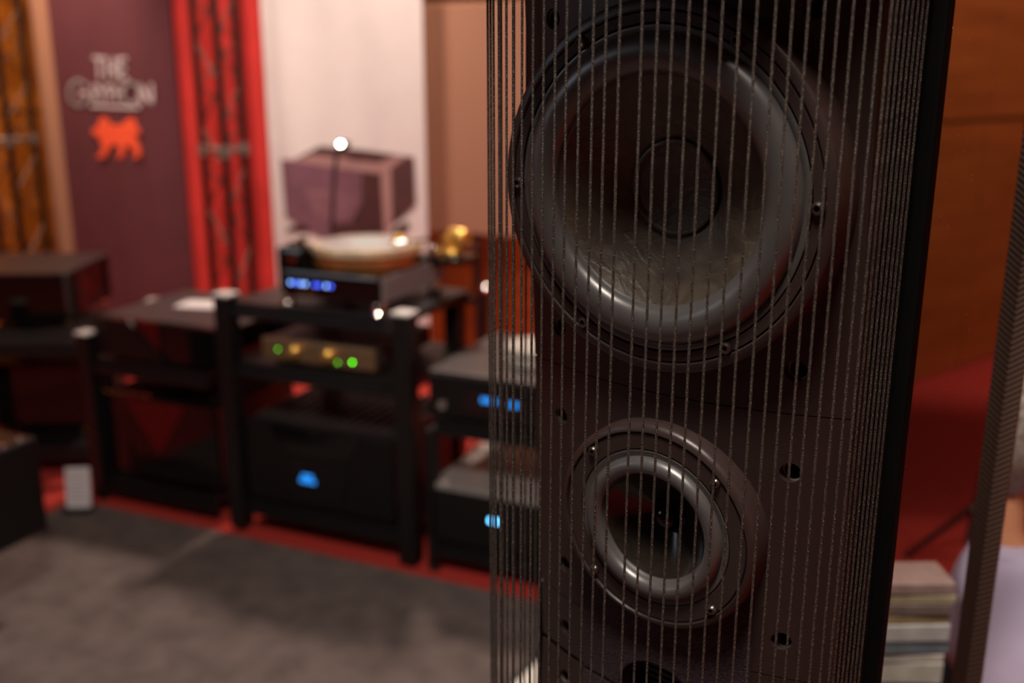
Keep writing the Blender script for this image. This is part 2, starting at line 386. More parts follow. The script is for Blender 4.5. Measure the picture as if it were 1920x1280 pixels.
# integrated amplifier with cooling fins, middle rack bottom
e = empty('amplifier', (-1.522, 2.37, .10), 0, 'big black finned amplifier with blue display on the bottom shelf below the turntable', 'amplifier', None)
feet(e, .19, .17, .016)
MB().box(-.235, .235, -.19, .19, .016, .235, .006).build('body', M_anod, e)
MB().box(-.24, .24, -.222, -.19, .012, .248, .008).build('front_panel', M_anod, e)
MB().prism([(-.15, .245), (.15, .245), (.10, .165), (-.10, .165)], -.226, -.2222).build('front_inset', M_blackgloss, e)
MB().prism([(-.10, .16), (.10, .16), (.075, .03), (-.075, .03)], -.225, -.2222).build('front_plate', M_black, e)
for i in range(15):
    x = -.225 + i * .0321
    MB().box(x - .006, x + .006, -.185, .185, .235, .252, .002, 1).build('cooling_fin', M_top, e)
for dx, dz, wd in ((-.030, .108, .036), (-.030, .094, .052)):
    disp_text(e, dx, dz, wd, .011, M_blue, -.2262, 4 if wd < .04 else 6)
# champagne phono box
e = empty('phono_preamp', (-1.515, 2.33, .515), 0, 'slim champagne-coloured box with two gold knobs and green lights on the middle shelf', 'preamp')
feet(e, .15, .12, .020, M_gold)
MB().box(-.178, .178, -.15, .15, .020, .072, .005).build('body', M_top, e)
MB().box(-.180, .180, -.166, -.15, .016, .076, .005).build('front_panel', M_champ, e)
for x in (-.066, .042):
    k = MB().lathe([(0, -.188), (.010, -.188), (.0155, -.183), (.0155, -.1665), (0, -.1665)], 24, 'Y', Matrix.Translation((x, 0, .050))).build('knob', M_gold, e, smooth=True)
for x, z, mg_ in ((-.126, .046, M_green2), (.066, .030, M_green2), (.112, .036, M_green)):
    MB().lathe([(0, -.168), (.0016, -.1678), (.002, -.1665), (0, -.1665)], 14, 'Y', Matrix.Translation((x, 0, z))).build('indicator_light', mg_, e)
# left upper preamp
e = empty('preamplifier', (-2.072, 2.375, .462), 0, 'wide black box with slanted glossy front on the upper shelf of the low left rack', 'preamp')
feet(e, .19, .16, .016)
MB().box(-.225, .235, -.18, .19, .016, .122, .005).build('body', M_blackgloss, e)
MB().box(-.232, .240, -.184, .194, .122, .130, .003).build('top_plate', M_top, e)
MB().box(-.232, .240, -.20, -.18, .010, .128, .004).build('front_panel', M_blackgloss, e)
MB().prism([(-.232, .127), (-.10, .127), (.03, .012), (-.232, .012)], -.214, -.2005).build('front_wing', M_black, e)
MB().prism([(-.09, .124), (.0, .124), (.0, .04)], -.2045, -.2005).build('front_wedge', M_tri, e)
tag(MB().box(-.085, .085, -.05, .05, 0, .002, M=Matrix.Translation((-2.09, 2.41, .593)) @ Matrix.Rotation(R(12), 4, 'Z')).build('leaflet', M_card), 'pale leaflet lying on the upper left black box', 'leaflet')
# left lower power amp
e = empty('power_amplifier', (-2.105, 2.375, .075), 0, 'heavy black power amplifier with red reflection painted on its triangle front on the low left rack', 'amplifier')
feet(e, .17, .16, .03)
MB().box(-.205, .215, -.18, .19, .03, .275, .006).build('body', M_anod, e)
MB().box(-.212, .222, -.205, -.18, .025, .280, .006).build('front_panel', M_blackgloss, e)
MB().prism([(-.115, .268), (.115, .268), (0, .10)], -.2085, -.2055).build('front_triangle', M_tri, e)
for i in range(10): MB().box(-.185 + i * .04, -.170 + i * .04, -.17, .18, .275, .286, .002, 1).build('cooling_fin', M_anod, e)
# far left component and lower amp
e = empty('preamplifier', (-2.99, 2.53, .455), R(24), 'tall plain black box with grey top on the rack at the far left edge', 'preamp')
feet(e, .19, .16, .02, M_gold)
MB().box(-.26, .215, -.19, .20, .02, .178, .006).build('body', M_blackgloss, e)
MB().box(-.262, .217, -.192, .202, .178, .186, .003).build('top_plate', M_top, e)
MB().box(-.262, .217, -.206, -.192, .016, .184, .004).build('front_panel', M_blackgloss, e)
e = empty('power_amplifier', (-2.86, 2.47, .10), R(24), 'glossy black power amplifier low in the far left rack', 'amplifier')
feet(e, .16, .15, .03, M_gold)
MB().box(-.20, .19, -.17, .18, .03, .24, .006).build('body', M_anod, e)
MB().box(-.205, .195, -.19, -.17, .025, .245, .005).build('front_panel', M_blackgloss, e)
# right rack: disc player and lower unit
e = empty('disc_player', (-.925, 2.36, .432), 0, 'black disc player with blue display window seen behind the speaker strings', 'disc player')
feet(e, .19, .16, .016)
MB().box(-.235, .235, -.195, .195, .016, .118, .005).build('body', M_anod, e)
MB().box(-.242, .242, -.212, .199, .118, .132, .003).build('top_plate', M_top, e)
MB().box(-.240, .240, -.215, -.195, .012, .116, .004).build('front_panel', M_black, e)
f = MB().box(-.145, .02, -.221, -.2152, .030, .100, .004).build('display_frame', M_anod, e)
MB().box(-.140, .015, -.2225, -.2212, .035, .095).build('display_window', M_window, f)
disp_text(e, -.065, .074, .045, .013, M_blue, -.2228, 4)
disp_text(e, .002, .072, .03, .013, M_blue, -.2228, 2)
MB().lathe([(0, -.222), (.012, -.222), (.012, -.2152), (0, -.2152)], 20, 'Y', Matrix.Translation((-.20, 0, .045))).build('knob', M_silver, e, smooth=True)
e = empty('disc_clamp', (-.945, 2.33, .564), 0, 'pale two-tier round clamp on top of the disc player', 'clamp')
M_pale = mat('pale_enamel', (.66, .62, .55), .35)
MB().lathe([(0, 0), (.080, 0), (.083, .004), (.083, .016), (.079, .020), (0, .020)], 40).build('lower_disc', M_pale, e, smooth=True)
MB().lathe([(0, .020), (.05, .020), (.05, .027), (.076, .027), (.080, .031), (.080, .042), (.076, .046), (0, .046)], 40).build('upper_disc', M_pale, e, smooth=True)
e = empty('power_supply', (-.925, 2.36, .085), 0, 'black unit with grey top edge and bright cyan light, bottom shelf behind the strings', 'power supply')
feet(e, .19, .16, .016)
MB().box(-.235, .235, -.195, .195, .016, .155, .005).build('body', M_anod, e)
MB().box(-.242, .242, -.214, .199, .155, .172, .004).build('top_plate', mat('satin_grey_plate', (.50, .47, .45), .45, metal=.5), e)
MB().box(-.240, .240, -.215, -.195, .012, .154, .004).build('front_panel', M_black, e)
disp_text(e, -.058, .095, .028, .011, M_cyan, -.2156, 3)

# ------------------------------------------------------------------ turntable
TZ = .685
e = empty('turntable', (-1.465, 2.36, TZ), 0, 'black and copper record player on the top shelf of the tall rack', 'turntable')
for x, y_ in ((-.15, -.17), (.145, -.185), (.14, .13), (-.15, .13)):
    MB().lathe([(0, 0), (.022, 0), (.024, .004), (.018, .012), (.02, .02), (.016, .03), (0, .032)], 20, M=Matrix.Translation((x, y_, 0))).build('foot', M_silver, e, smooth=True)
pl = MB().box(-.155, .150, -.19, .17, .028, .098, .006).build('plinth', M_blackgloss, e)
MB().box(.1502, .154, -.18, .165, .03, .096).build('side_plate', mat('plinth_lit_side', (.30, .25, .27), .5), pl)  # black plinth side coloured lighter to look lit
for i, (x, m_) in enumerate(((-.125, M_indigo2), (-.110, M_indigo), (-.092, M_indigo2), (-.078, M_indigo2), (-.048, M_indigo), (-.034, M_indigo), (-.012, M_indigo2), (.002, M_indigo))):
    MB().box(x - .003, x + .003, -.1915, -.1905, .062, .069).build('display_digit', m_, e)
MB().box(-.100, -.045, -.1935, -.1905, .040, .050, .001, 1).build('badge', mat('bronze_badge', (.35, .18, .04), .3, metal=.9), e)
pt = MB().lathe([(0, .098), (.143, .098), (.148, .102), (.148, .126), (.144, .128), (.144, .131), (.150, .133), (.150, .147), (.147, .150), (.134, .150), (0, .150)], 72).build('platter', M_copper, e, smooth=True)
MB().lathe([(.140, .1502), (.1500, .1490), (.1502, .134), (.1535, .134), (.1535, .142), (.1500, .1535), (.140, .1545)], 72, closed=True).build('rim', M_rim, pt, smooth=True)
rec = MB().lathe([(.004, .1505), (.138, .1505), (.140, .152), (.138, .1535), (.05, .1535), (.004, .1535)], 64, closed=True).build('mat_disc', mat('acrylic_sheen', (.40, .36, .36), .30, var=.05), pt, smooth=True)  # pale colour imitates light reflected on the disc
MB().lathe([(.004, .1536), (.05, .1536), (.05, .1542), (.004, .1542)], 40, closed=True).build('centre_label', mat('pale_teal_label', (.42, .50, .48), .5), pt)
MB().lathe([(0, .1536), (.018, .1536), (.018, .170), (.012, .176), (0, .176)], 24, M=Matrix.Translation((.085, .03, 0))).build('cartridge_weight', M_gold, e, smooth=True)
# motor tower left, with knobs
mt = MB().box(-.205, -.115, -.14, -.05, .028, .150, .012).build('motor_tower', M_blackgloss, e)
MB().lathe([(0, .150), (.016, .150), (.016, .168), (.011, .174), (0, .174)], 24, M=Matrix.Translation((-.15, -.09, 0))).build('pulley', M_silver, mt, smooth=True)
MB().lathe([(0, .150), (.012, .150), (.012, .160), (0, .162)], 24, M=Matrix.Translation((-.185, -.09, 0))).build('speed_button', M_silver, mt, smooth=True)
MB().lathe([(0, -.158), (.013, -.158), (.013, -.141), (0, -.141)], 24, 'Y', Matrix.Translation((-.142, 0, .122))).build('side_knob', M_silver, mt, smooth=True)
# arm board, tonearm
ab_ = MB().lathe([(0, .100), (.062, .100), (.064, .104), (.064, .112), (.062, .116), (0, .116)], 40, M=Matrix.Translation((.215, .11, 0)))
ab_.box(.10, .20, .08, .14, .085, .112, .006); ab_ = ab_.build('arm_board', M_blackgloss, e, smooth=True)
arm = MB().lathe([(0, .116), (.026, .116), (.029, .124), (.025, .134), (.019, .138), (.024, .142), (0, .146)], 28, M=Matrix.Translation((.205, .12, 0))).build('arm_base', M_gold, e, smooth=True)
MB().lathe([(0, -.034), (.022, -.034), (.027, -.025), (.027, .020), (.020, .030), (0, .030)], 28, 'Y', Matrix.Translation((.218, .125, .162)) @ Matrix.Rotation(R(70), 4, 'Z')).build('counterweight', M_gold, arm, smooth=True)
MB().tube([(.20, .12, .160), (.17, .03, .168), (.13, -.03, .166), (.10, -.05, .162)], .0045, 10).build('arm_tube', M_silver, arm, smooth=True)
MB().lathe([(0, .116), (.020, .116), (.022, .128), (.016, .140), (0, .142)], 24, M=Matrix.Translation((.155, .10, 0))).build('arm_rest', M_silver, arm, smooth=True)
MB().box(.245, .285, .105, .12, .140, .150, .003).build('arm_lift', M_silver, arm)
# gooseneck lamp
e = empty('gooseneck_lamp', (-1.698, 2.50, TZ), 0, 'thin black gooseneck lamp with tiny bright head rising behind the platter', 'lamp')
MB().lathe([(0, 0), (.022, 0), (.022, .015), (.008, .022), (0, .022)], 20).build('base', M_rack, e, smooth=True)
MB().tube([(0, 0, .02), (.012, 0, .08), (.025, 0, .14), (.032, 0, .22), (.042, 0, .32), (.056, 0, .385), (.067, 0, .405)], .0062, 10).build('stem', mat('lamp_rubber', (.05, .025, .03), .5), e, smooth=True)
hd = MB().lathe([(0, 0), (.008, 0), (.012, .02), (.010, .035), (0, .036)], 16, M=Matrix.Translation((.063, 0, .398)) @ Matrix.Rotation(R(70), 4, 'Y')).build('lamp_head', M_rack, e, smooth=True)
MB().lathe([(0, -.007), (.006, -.004), (.008, 0), (.006, .004), (0, .007)], 16, M=Matrix.Translation((.077, -.012, .410))).build('bulb', mat('lamp_bulb_glow', (1, 1, .95), .3, emit=(1, .95, .82), estr=45), hd, smooth=True)

# ------------------------------------------------------------------ small things on the floor
e = empty('sign_card', (-2.32, 2.04, .008), R(28), 'small white information card standing on the rug before the low left rack', 'card')
MB().box(-.042, .042, -.03, .03, 0, .012, .003).build('stand', M_rack, e)
c = MB().box(-.036, .036, -.001, .001, 0, .125, M=Matrix.Translation((0, 0, .010)) @ Matrix.Rotation(R(-10), 4, 'X')).build('card', M_card, e)
for k in range(8):
    MB().box(-.028, .028 - .012 * (k % 3 == 2), -.0016, -.0011, .108 - k * .012, .111 - k * .012, M=Matrix.Translation((0, 0, .010)) @ Matrix.Rotation(R(-10), 4, 'X')).build('printed_line', mat('grey_ink', (.45, .40, .42), .8), c)
e = empty('stool', (-2.22, 1.42, .008), R(0), 'black box-shaped stool with studded upper edge, cut by the left frame edge', 'stool')
MB().lathe([(0, 0), (.07, 0), (.072, .012), (.05, .03), (.04, .05), (.04, .14), (.075, .16), (.08, .20), (0, .20)], 32, M=Matrix.Translation((.14, 0, 0))).build('pedestal', M_rack, e, smooth=True)
MB().box(-.25, .27, -.20, .20, .195, .44, .012).build('seat_box', M_black, e)
for k in range(8):
    MB().lathe([(0, .446), (.006, .444), (.008, .440), (0, .440)], 12, M=Matrix.Translation((.252, -.17 + k * .048, 0))).build('stud', M_silver, e, smooth=True)
e = empty('leaflet_board', (-.62, 1.72, .008), R(-8), 'white sheet on a black board lying on the rug behind the loudspeaker', 'leaflet')
MB().box(-.15, .15, -.16, .16, 0, .012, .003).build('board', M_rack, e)
MB().box(-.128, .14, -.14, .145, .0122, .0145).build('sheet', mat('bright_paper', (.90, .86, .76), .7, var=.02), e)

# wooden sideboard with vertical boards behind the taupe panel
e = empty('sideboard', (-1.55, 4.4, 0), 0, 'red-brown wooden sideboard with vertical boards below the taupe panel', 'sideboard')
MB().box(-.85, .85, -.19, .2, 0, .80, .004).build('carcass', M_joint, e)
MB().box(-.87, .87, -.215, .21, .80, .825, .004).build('top', M_woodB, e)
for k in range(9):
    x = -.845 + k * .188
    MB().box(x, x + .182, -.205 - .003 * (k % 2), -.19, .01, .79, .003, 1).build('board', M_woodB if k % 3 else M_woodR, e)

# light stand behind the right rack
def light_stand(loc, rz, h, label, lean=0.):
    e = empty('light_stand', loc, rz, label, 'stand', 'black stands with silver knobs')
    top = (math.sin(lean) * h, 0, math.cos(lean) * h)
    for a in (0, 120, 240):
        MB().tube([(0, 0, .16), (.16 * math.cos(R(a)), .16 * math.sin(R(a)), .006)], .008, 8).build('leg', M_rack, e, smooth=True)
    MB().tube([(0, 0, .05), top], .011, 10).build('pole', M_rack, e, smooth=True)
    for q in (.55, 1.0):
        MB().lathe([(0, -.016), (.011, -.012), (.016, 0), (.011, .012), (0, .016)], 18, M=Matrix.Translation((top[0] * q, -.02, top[2] * q))).build('clamp_knob', M_silver, e, smooth=True)
    return e
light_stand((-1.395, 2.98, 0), R(30), .60, 'short black stand with round silver knob against the wood wall')
light_stand((.86, 2.60, 0), R(75), .80, 'leaning black stand with silver knobs by the right wall, seen as reflection', R(26))

# ------------------------------------------------------------------ loudspeaker (main subject)
SPK = empty('floor_loudspeaker', (-.165, .596, .008), R(-14.1), 'tall black floor loudspeaker with vertical string grille and glossy side, in the foreground', 'loudspeaker')
CZ = 1.219 - .008; RAKE = R(3.2)
M_baffle = mat('baffle_satin_black', (.036, .022, .020), .40, var=.10, scale=500, bump=.06, bscale=900)
M_ring = mat('cast_ring_black', (.042, .026, .024), .36, var=.12, scale=600, bump=.05, bscale=1100)
M_rubber = mat('surround_rubber', (.078, .073, .072), .36, var=.06, scale=60, ior=1.9)
M_felt = mat('dark_felt', (.040, .024, .030), .95, var=.6, scale=420, bump=.8, bscale=700)
M_hole = mat('hole_black', (.004, .004, .004), .7, ior=1.12)
M_sleeve = mat('sleeve_grey', (.20, .18, .165), .4, metal=.2)
M_screw = mat('screw_black_oxide', (.16, .14, .13), .28, metal=.9)
# cone: crumpled, coated paper
def cone_mat():
    m = D.materials.new('crumpled_paper_cone'); m.use_nodes = True; N = m.node_tree.nodes; L = m.node_tree.links; b = N['Principled BSDF']
    b.inputs['Roughness'].default_value = .40
    tc = N.new('ShaderNodeTexCoord')
    n1 = N.new('ShaderNodeTexNoise'); n1.inputs['Scale'].default_value = 45; n1.inputs['Detail'].default_value = 8; n1.inputs['Roughness'].default_value = .65; n1.inputs['Distortion'].default_value = 1.0
    mp = N.new('ShaderNodeMapping'); mp.inputs['Scale'].default_value = (.55, 1, 1.35); L.new(tc.outputs['Object'], mp.inputs['Vector'])
    L.new(tc.outputs['Object'], n1.inputs['Vector'])
    n2 = N.new('ShaderNodeTexNoise'); n2.inputs['Scale'].default_value = 22; n2.inputs['Detail'].default_value = 4; n2.inputs['Distortion'].default_value = 1.4
    L.new(mp.outputs['Vector'], n2.inputs['Vector'])
    sb = N.new('ShaderNodeMath'); sb.operation = 'SUBTRACT'; sb.inputs[1].default_value = .5; L.new(n2.outputs['Fac'], sb.inputs[0])
    av = N.new('ShaderNodeMath'); av.operation = 'ABSOLUTE'; L.new(sb.outputs[0], av.inputs[0])
    mi = N.new('ShaderNodeMath'); mi.operation = 'MINIMUM'; mi.inputs[1].default_value = .06; L.new(av.outputs[0], mi.inputs[0])
    ma = N.new('ShaderNodeMath'); ma.operation = 'MULTIPLY'; ma.inputs[1].default_value = 3.0; L.new(mi.outputs[0], ma.inputs[0])
    ad = N.new('ShaderNodeMath'); ad.operation = 'ADD'; L.new(ma.outputs[0], ad.inputs[0]); L.new(n1.outputs['Fac'], ad.inputs[1])
    bp = N.new('ShaderNodeBump'); bp.inputs['Strength'].default_value = .42; bp.inputs['Distance'].default_value = .0022
    L.new(ad.outputs[0], bp.inputs['Height']); L.new(bp.outputs['Normal'], b.inputs['Normal'])
    c2 = N.new('ShaderNodeValToRGB'); c2.color_ramp.elements[0].color = (.050, .036, .024, 1); c2.color_ramp.elements[1].color = (.115, .088, .064, 1)
    c2.color_ramp.elements[0].position = .35; c2.color_ramp.elements[1].position = .7
    L.new(n1.outputs['Fac'], c2.inputs['Fac']); L.new(c2.outputs['Color'], b.inputs['Base Color'])
    return m
M_cone = cone_mat()
M_poly = mat('glossy_poly_cone', (.018, .014, .011), .16, var=.15, scale=300)
# string: dark rubber with pale flecks
def string_mat():
    m = D.materials.new('flecked_string'); m.use_nodes = True; N = m.node_tree.nodes; L = m.node_tree.links; b = N['Principled BSDF']
    b.inputs['Roughness'].default_value = .5
    tc = N.new('ShaderNodeTexCoord'); n = N.new('ShaderNodeTexNoise'); n.inputs['Scale'].default_value = 1500; n.inputs['Detail'].default_value = 1
    L.new(tc.outputs['Object'], n.inputs['Vector'])
    cr = N.new('ShaderNodeValToRGB'); E = cr.color_ramp.elements
    E[0].color = (.019, .016, .015, 1); E[0].position = .5; E[1].color = (.30, .25, .20, 1); E[1].position = .78
    L.new(n.outputs['Fac'], cr.inputs['Fac']); L.new(cr.outputs['Color'], b.inputs['Base Color'])
    return m
M_string = string_mat()
# glossy lacquer with dust specks
def lacquer():
    m = D.materials.new('polished_black_lacquer'); m.use_nodes = True; N = m.node_tree.nodes; L = m.node_tree.links; b = N['Principled BSDF']
    b.inputs['Roughness'].default_value = .012; b.inputs['IOR'].default_value = 2.2
    tc = N.new('ShaderNodeTexCoord'); v = N.new('ShaderNodeTexVoronoi'); v.inputs['Scale'].default_value = 150
    L.new(tc.outputs['Object'], v.inputs['Vector'])
    cr = N.new('ShaderNodeValToRGB'); E = cr.color_ramp.elements
    E[0].color = (1, 1, 1, 1); E[0].position = .05; E[1].color = (0, 0, 0, 1); E[1].position = .11
    L.new(v.outputs['Distance'], cr.inputs['Fac'])
    w_ = N.new('ShaderNodeTexNoise'); w_.inputs['Scale'].default_value = 22; L.new(tc.outputs['Object'], w_.inputs['Vector'])
    c3 = N.new('ShaderNodeValToRGB'); c3.color_ramp.elements[0].position = .52; c3.color_ramp.elements[1].position = .62
    L.new(w_.outputs['Fac'], c3.inputs['Fac'])
    mu = N.new('ShaderNodeMath'); mu.operation = 'MULTIPLY'; L.new(cr.outputs['Color'], mu.inputs[0]); L.new(c3.outputs['Color'], mu.inputs[1])
    mx = N.new('ShaderNodeMixRGB'); mx.inputs[1].default_value = (.006, .004, .004, 1); mx.inputs[2].default_value = (.55, .42, .32, 1)
    L.new(mu.outputs[0], mx.inputs[0]); L.new(mx.outputs[0], b.inputs['Base Color'])
    return m
M_lacq = lacquer()
def carbon():
    m = D.materials.new('ribbed_carbon_trim'); m.use_nodes = True; N = m.node_tree.nodes; L = m.node_tree.links; b = N['Principled BSDF']
    b.inputs['Roughness'].default_value = .35
    tc = N.new('ShaderNodeTexCoord'); mp = N.new('ShaderNodeMapping'); mp.inputs['Rotation'].default_value = (0, R(38), 0)
    L.new(tc.outputs['Object'], mp.inputs['Vector'])
    wv = N.new('ShaderNodeTexWave'); wv.bands_direction = 'Z'; wv.inputs['Scale'].default_value = 75; wv.inputs['Distortion'].default_value = .4
    L.new(mp.outputs['Vector'], wv.inputs['Vector'])
    cr = N.new('ShaderNodeValToRGB'); cr.color_ramp.elements[0].color = (.010, .007, .006, 1); cr.color_ramp.elements[1].color = (.10, .062, .046, 1)
    L.new(wv.outputs['Fac'], cr.inputs['Fac']); L.new(cr.outputs['Color'], b.inputs['Base Color'])
    bp = N.new('ShaderNodeBump'); bp.inputs['Strength'].default_value = .6; bp.inputs['Distance'].default_value = .001
    L.new(wv.outputs['Fac'], bp.inputs['Height']); L.new(bp.outputs['Normal'], b.inputs['Normal'])
    return m
M_carbon = carbon()
ZT, ZB = 1.435, .06
# cabinet: back body, side panels, front frames, trims, plinth, string carriers
MB().box(-.136, .136, .088, .385, ZB, ZT, .004).build('cabinet', M_black, SPK)
for s in (-1, 1):
    sp_ = MB().box(*sorted((s * .1362, s * .140)), .090, .380, ZB, ZT + .01, .0008, 1).build('side_panel', M_lacq, SPK)
    MB().box(*sorted((s * .131, s * .1405)), .076, .0895, ZB, ZT + .01, .002).build('front_frame', M_hole, SPK)
    MB().box(*sorted((s * .137, s * .1525)), .3805, .388, ZB, ZT + .01, .001, 1).build('rear_trim', M_carbon, SPK)
MB().box(-.17, .17, -.07, .41, .02, .06, .006).build('plinth', M_blackgloss, SPK)
for sx in (-1, 1):
    for q in (-.05, .39): MB().lathe([(0, 0), (.02, 0), (.022, .006), (.01, .02), (0, .02)], 16, M=Matrix.Translation((sx * .15, q, 0))).build('spike_foot', M_silver, SPK, smooth=True)
# string arc (plan): radius .16, apex .063 in front of the ring plane
RS, AP = .16, -.0628
def arcpt(s): a = s / RS; return (RS * math.sin(a), AP + RS * (1 - math.cos(a)))
pl_ = [arcpt(-.156 + .312 * i / 40) for i in range(41)]
plan = [(x, y_) for x, y_ in pl_] + [(.1325, .076), (-.1325, .076)]
off = [(x * 1.03, y_ - .004) for x, y_ in pl_] + [(.1365, .0755), (-.1365, .0755)]
MB().prism([(x * 1.02, y_ - .012 if y_ < .05 else y_) for x, y_ in off], ZT - .04, ZT, 'XY').build('string_carrier', M_anod, SPK)
MB().prism(off, ZB, ZB + .03, 'XY').build('string_carrier', M_anod, SPK)
ss = [-151, -134, -117.3, -101.6, -86.7, -76.4, -64.9, -52.8, -42.6, -32.6, -23.7, -14.2, -4.9, 3.1, 11.5, 24.3, 32.8, 40.9, 49.3, 57.4, 66.1, 74.7, 83.3, 92.5, 100.9, 108.9, 117.2, 124.4, 132.4, 140.5, 147.8, 154.2]
st0 = MB().tube([(0, 0, ZB + .03 + (ZT - ZB - .07) * k / 12) for k in range(13)], .00080, 8).build('grille_string', M_string, SPK, smooth=True)
pos = [arcpt(v / 1000) for v in ss]
for k in range(8): pos.append((.1325, .002 + .0088 * k))
for k in range(5): pos.append((-.1325, .004 + .0145 * k))
for k, p in enumerate(pos):
    o = st0 if k == 0 else copy_part(st0, SPK)
    o.location = (p[0], p[1], random.uniform(-.004, .004) if k else 0)
# baffle modules
Y0, RB = .012, .31
def baffle(v0, v1, M, holes, cuts, name='baffle', u0=-.12, u1=.12, m=M_baffle, dy=0., th=.022, label=None):
    t = bmesh.new(); n = 40; F_, B_ = [], []
    for k in range(3):
        v = v0 + (v1 - v0) * k / 2
        F_.append([t.verts.new((u0 + (u1 - u0) * i / n, dy + Y0 + (u0 + (u1 - u0) * i / n) ** 2 / (2 * RB), v)) for i in range(n + 1)])
        B_.append([t.verts.new((u0 + (u1 - u0) * i / n, dy + th + Y0 + (u0 + (u1 - u0) * i / n) ** 2 / (2 * RB), v)) for i in range(n + 1)])
    for k in range(2):
        for i in range(n):
            t.faces.new((F_[k][i], F_[k][i + 1], F_[k + 1][i + 1], F_[k + 1][i])); t.faces.new((B_[k][i], B_[k + 1][i], B_[k + 1][i + 1], B_[k][i + 1]))
        t.faces.new((F_[k][0], F_[k + 1][0], B_[k + 1][0], B_[k][0])); t.faces.new((F_[k][n], B_[k][n], B_[k + 1][n], F_[k + 1][n]))
    for i in range(n):
        t.faces.new((F_[0][i], B_[0][i], B_[0][i + 1], F_[0][i + 1])); t.faces.new((F_[2][i], F_[2][i + 1], B_[2][i + 1], B_[2][i]))
    bmesh.ops.recalc_face_normals(t, faces=t.faces)
    me = D.meshes.new(name); t.to_mesh(me); t.free(); o = D.objects.new(name, me); COL.objects.link(o)
    if holes or cuts:
        c = MB()
        for u, v, r in list(holes) + list(cuts):
            c.lathe([(0, -.03), (r, -.03), (r, .09), (0, .09)], 48 if r > .02 else 28, 'Y', Matrix.Translation((u, 0, v)))
        c = c.build('cutter', M_hole)
        b = o.modifiers.new('b', 'BOOLEAN'); b.operation = 'DIFFERENCE'; b.object = c; b.solver = 'EXACT'
        bpy.context.view_layer.update(); dg = bpy.context.evaluated_depsgraph_get()
        me2 = D.meshes.new_from_object(o.evaluated_get(dg)); o.modifiers.clear(); o.data = me2; D.meshes.remove(me)
        cm = c.data; D.objects.remove(c); D.meshes.remove(cm); me = me2
    me.materials.clear(); me.materials.append(m)
    for p in me.polygons: p.use_smooth = True; p.material_index = 0
    try: me.set_sharp_from_angle(angle=R(30))
    except Exception: pass
    o.name = name; o.parent = SPK; o.matrix_local = M
    if label: o['label'] = label
    for u, v, r in holes:     # sleeve and recessed bolt in each mounting hole
        yb = dy + Y0 + u * u / (2 * RB); T = Matrix.Translation((u, yb, v))
        MB().lathe([(r * 1.0, .004), (r * 1.0, .026), (r * .86, .026), (r * .86, .0045)], 28, 'Y', T, closed=True).build('hole_sleeve', M_sleeve, o, smooth=True)
        MB().lathe([(0, .024), (r * .98, .024), (r * .98, .030), (0, .030)], 24, 'Y', T).build('hole_bottom', M_hole, o)
        MB().lathe([(0, .020), (r * .30, .020), (r * .30, .0165), (r * .55, .0165), (r * .55, .024), (0, .024)], 6, 'Y', T).build('bolt', M_screw, o)
    return o
def screw(parent, x, z, r, y=0.):
    T = Matrix.Translation((x, y, z))
    s = MB().lathe([(r * .42, -.0012), (r * .42, -.0026), (r * .62, -.0028), (r * .88, -.0021), (r, -.0006), (r, .001), (r * .42, .001)], 20, 'Y', T, closed=True).build('screw', M_screw, parent, smooth=True)
    MB().lathe([(0, -.0010), (r * .42, -.0010), (r * .42, .001), (0, .001)], 6, 'Y', T).build('screw_socket', M_hole, parent)
def woofer(M):
    o = MB().lathe([(.1085, .0), (.1125, .0004), (.1142, .0018), (.1146, .004), (.1146, .034), (.1075, .034), (.1075, .0008)], 128, 'Y', closed=True).build('woofer', M_ring, SPK, smooth=True, M=M, label='large round woofer with crumpled paper cone')
    MB().lathe([(.1003, .0010), (.1007, .0004), (.1063, .0004), (.1067, .0010), (.1067, .030), (.1003, .030)], 128, 'Y', closed=True).build('screw_ring', M_ring, o, smooth=True)
    MB().lathe([(.0995, .0016), (.1003, .0040), (.1067, .0040), (.1075, .0016), (.1077, .02), (.0993, .02)], 96, 'Y', closed=True).build('groove', M_hole, o)
    pr = [(.0993, .012), (.0993, .0012), (.0985, .0008), (.0955, .0012), (.0948, .0018)]
    for k in range(17):
        a = math.pi * k / 16; pr.append((.0834 + .0116 * math.cos(a), .0020 - .0088 * math.sin(a)))
    pr += [(.0712, .0030), (.0700, .0050), (.0700, .012)]
    MB().lathe(pr, 128, 'Y').build('surround', M_rubber, o, smooth=True)
    pr = []
    for k in range(15):
        f = k / 14; r_ = .0716 - (.0716 - .0292) * f; pr.append((r_, .0032 + .0265 * (f ** .92)))
    MB().lathe(pr + [(.0292, .034)], 128, 'Y').build('cone', M_cone, o, smooth=True)
    MB().lathe([(.0306, .0275), (.0302, .0262), (.0288, .0258), (.0278, .0264), (.0270, .0278), (.020, .0290), (.010, .0298), (0, .0300)], 96, 'Y').build('dust_cap', M_cone, o, smooth=True)
    for k in range(6):
        a = R(180 + 60 * k - .3); screw(o, .1035 * math.cos(a), .1035 * math.sin(a), .0040, .0004)
    MB().lathe([(0, .055), (.098, .05), (.098, .03)], 48, 'Y').build('basket', M_hole, o)
    return o
